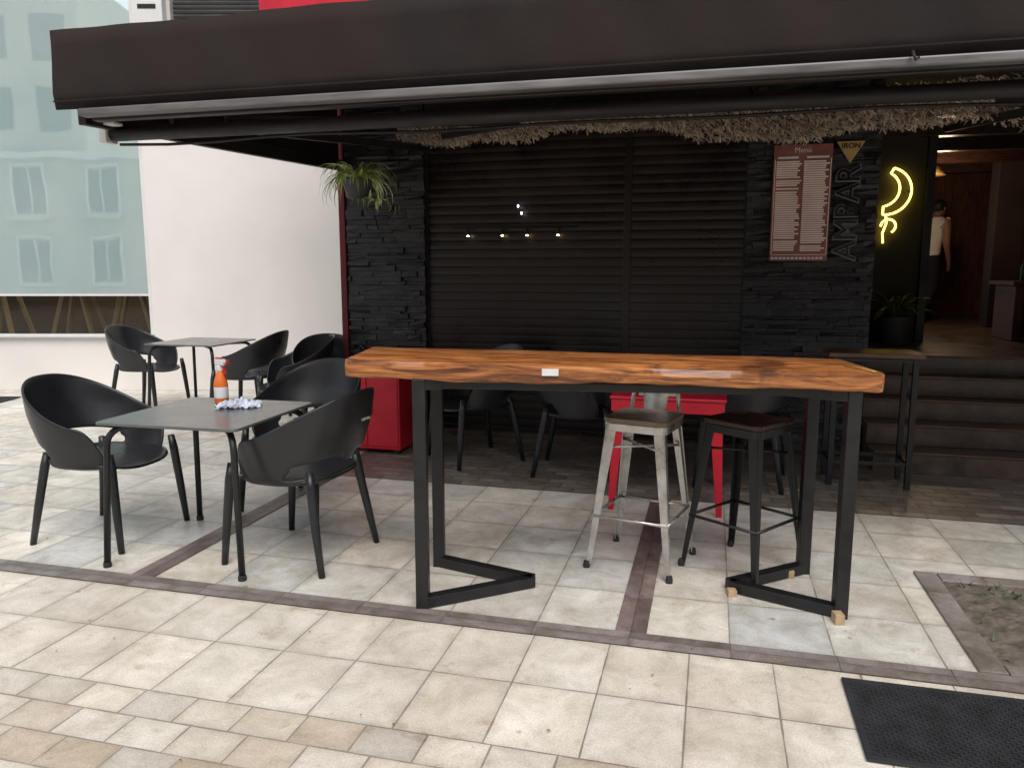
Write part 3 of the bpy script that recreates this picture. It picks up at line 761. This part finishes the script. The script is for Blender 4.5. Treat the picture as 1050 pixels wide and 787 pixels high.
# ------------------------------------------------------------ man inside
def man():
    w=Matrix.Translation(Vector(GO))@Matrix.Rotation(GR,4,'Z')@Vector((3.22,9.25,.751))
    e=empty('man',w,R(28))
    J=[];E=[];Rr=[]
    def add(p,r,par=None):
        J.append(p);Rr.append(r)
        if par is not None: E.append((par,len(J)-1))
        return len(J)-1
    pel=add((0,0,.92),(.155,.125))
    sp1=add((.03,0,1.08),(.155,.125),pel); ch=add((.08,0,1.26),(.19,.135),sp1); nb=add((.12,0,1.41),(.12,.09),ch); nk=add((.145,0,1.48),(.062,.062),nb); add((.17,0,1.56),(.06,.06),nk)
    for s,kx,ax in ((1,.20,.22),(-1,.02,-.22)):
        h=add((0,s*.09,.86),(.098,.095),pel); k=add((kx,s*.10,.48),(.068,.068),h); a=add((ax,s*.10,.10),(.05,.05),k); hl=add((ax+.02,s*.10,.045),(.04,.035),a); add((ax+.17,s*.11,.03),(.035,.025),hl)
    for s,ex,wx,wz in ((1,.12,.26,1.02),(-1,.0,.10,.96)):
        sh=add((.10,s*.185,1.385),(.070,.068),nb); el=add((ex+.02,s*.25,1.12),(.050,.050),sh); wr=add((wx,s*.25,wz-.07),(.031,.028),el); pa=add((wx+.03,s*.245,wz-.14),(.024,.034),wr)
        for q,(dy,ln) in enumerate(((-.03,.075),(-.01,.085),(.01,.08),(.03,.065))):
            f1=add((wx+.035+dy,s*.245,wz-.185),(.010,.010),pa); add((wx+.045+dy,s*.235,wz-.185-ln*.8),(.008,.008),f1)
        t=add((wx+.06,s*.22,wz-.13),(.011,.011),wr); add((wx+.085,s*.21,wz-.175),(.009,.009),t)
    me=bpy.data.meshes.new('body'); me.from_pydata(J,E,[])
    o=bpy.data.objects.new('body_src',me); COL.objects.link(o)
    m=o.modifiers.new('skin','SKIN')
    for i,r in enumerate(Rr): me.skin_vertices[0].data[i].radius=r
    me.skin_vertices[0].data[0].use_root=True
    ss=o.modifiers.new('s','SUBSURF'); ss.levels=2; ss.render_levels=2
    bpy.context.view_layer.update()
    dg=bpy.context.evaluated_depsgraph_get()
    me2=bpy.data.meshes.new_from_object(o.evaluated_get(dg)); bpy.data.objects.remove(o)
    me2.materials.clear()
    for x in ('skin','shirt','trouser','hair'): me2.materials.append(M[x])
    for p in me2.polygons:
        c=p.center; p.use_smooth=True
        if c.z<.075: p.material_index=3
        elif c.z<.95 and abs(c.y)<.20: p.material_index=2
        elif .95<=c.z<1.46 and abs(c.y)<.185 and c.x<.35: p.material_index=1
        else: p.material_index=0
    b=bpy.data.objects.new('body',me2); COL.objects.link(b); b.parent=e
    def blob(n,mat,loc,sc,seg=20):
        me=bpy.data.meshes.new(n); bm=bmesh.new(); bmesh.ops.create_uvsphere(bm,u_segments=seg,v_segments=seg//2+2,radius=1)
        for v in bm.verts: v.co=Vector((v.co.x*sc[0],v.co.y*sc[1],v.co.z*sc[2]))
        bm.to_mesh(me);bm.free(); q=obj(n,me,e,mat,smooth=True); q.location=loc; return q
    hx,hz=.20,1.60
    blob('head',M['skin'],(hx,0,hz),(.092,.073,.112)); blob('jaw',M['skin'],(hx+.025,0,hz-.055),(.062,.055,.058))
    blob('hair',M['hair'],(hx-.014,0,hz+.022),(.096,.080,.103))
    blob('nose',M['skin'],(hx+.092,0,hz-.012),(.018,.012,.022),10)
    for s in(-1,1):
        blob('ear',M['skin'],(hx-.005,s*.076,hz-.01),(.018,.010,.028),10); blob('eye',M['hair'],(hx+.083,s*.03,hz+.005),(.010,.012,.007),10)
    blob('mouth',M['redplastic'],(hx+.082,0,hz-.055),(.008,.022,.006),10)
man()

# ------------------------------------------------------------ building across the street (seen only in reflections)
ob=empty('apartment_building',(0,-16,0))
box('walls',ob,M['opp'],-34,26,-8,0,0,6.5,.02)
vl=[];fr=[];bal=[]
for r in range(2):
    for i in range(18):
        x=-32+i*3.3; z=.9+r*3.1
        vl.append(bv(x,x+1.3,-.02,.02,z,z+1.9)); 
        fr+= [bv(x-.1,x,-.02,.08,z-.1,z+2.0),bv(x+1.3,x+1.4,-.02,.08,z-.1,z+2.0),bv(x-.1,x+1.4,-.02,.10,z+2.001,z+2.1),bv(x-.15,x+1.45,-.02,.14,z-.2,z-.101),bv(x+.62,x+.68,.021,.05,z,z+1.9)]
        if r>0: bal+= [bv(x-.3,x+1.6,.02,.7,z-.35,z-.22)]
multi('windows',ob,M['darkglass'],vl); multi('window_frames',ob,M['frame'],fr); multi('balconies',ob,M['opp'],bal)
box('cornice',ob,M['frame'],-34.2,26.2,-.1,.35,6.3,6.6)
box('tower_walls',ob,M['opp'],-27,-19,-8.5,-.4,6.61,14,.02)
multi('tower_windows',ob,M['darkglass'],[bv(-26+i*2.5,-24.6+i*2.5,-.42,-.38,7.6+k*3,9.4+k*3) for i in range(3) for k in range(2)])

# ------------------------------------------------------------ light & camera
w=bpy.data.worlds.new('World'); scene.world=w; w.use_nodes=True; nt=w.node_tree
bg=nt.nodes['Background']; sky=N(nt,'ShaderNodeTexSky',sky_type='NISHITA'); sky.sun_disc=False
sky.sun_elevation=R(58); sky.sun_rotation=R(195); sky.dust_density=2.5; sky.air_density=1.0
hs=N(nt,'ShaderNodeHueSaturation'); hs.inputs['Saturation'].default_value=.30
L(nt,sky.outputs[0],hs.inputs['Color']); L(nt,hs.outputs[0],bg.inputs[0]); bg.inputs[1].default_value=.15
sl_=bpy.data.lights.new('sun','SUN'); sl_.energy=2.1; sl_.angle=R(36); sl_.color=(1,.955,.89)
so=bpy.data.objects.new('sun',sl_); so.rotation_euler=(R(38),0,R(15)); COL.objects.link(so)

cam=bpy.data.cameras.new('camera'); cam.lens=27.08; cam.sensor_width=36; cam.clip_end=500; cam.clip_start=.05
co=bpy.data.objects.new('camera',cam); co.location=(0,0,1.5); co.rotation_euler=(R(81.5),0,0); COL.objects.link(co); scene.camera=co
scene.view_settings.view_transform='Standard'; scene.view_settings.look='None'; scene.view_settings.exposure=0
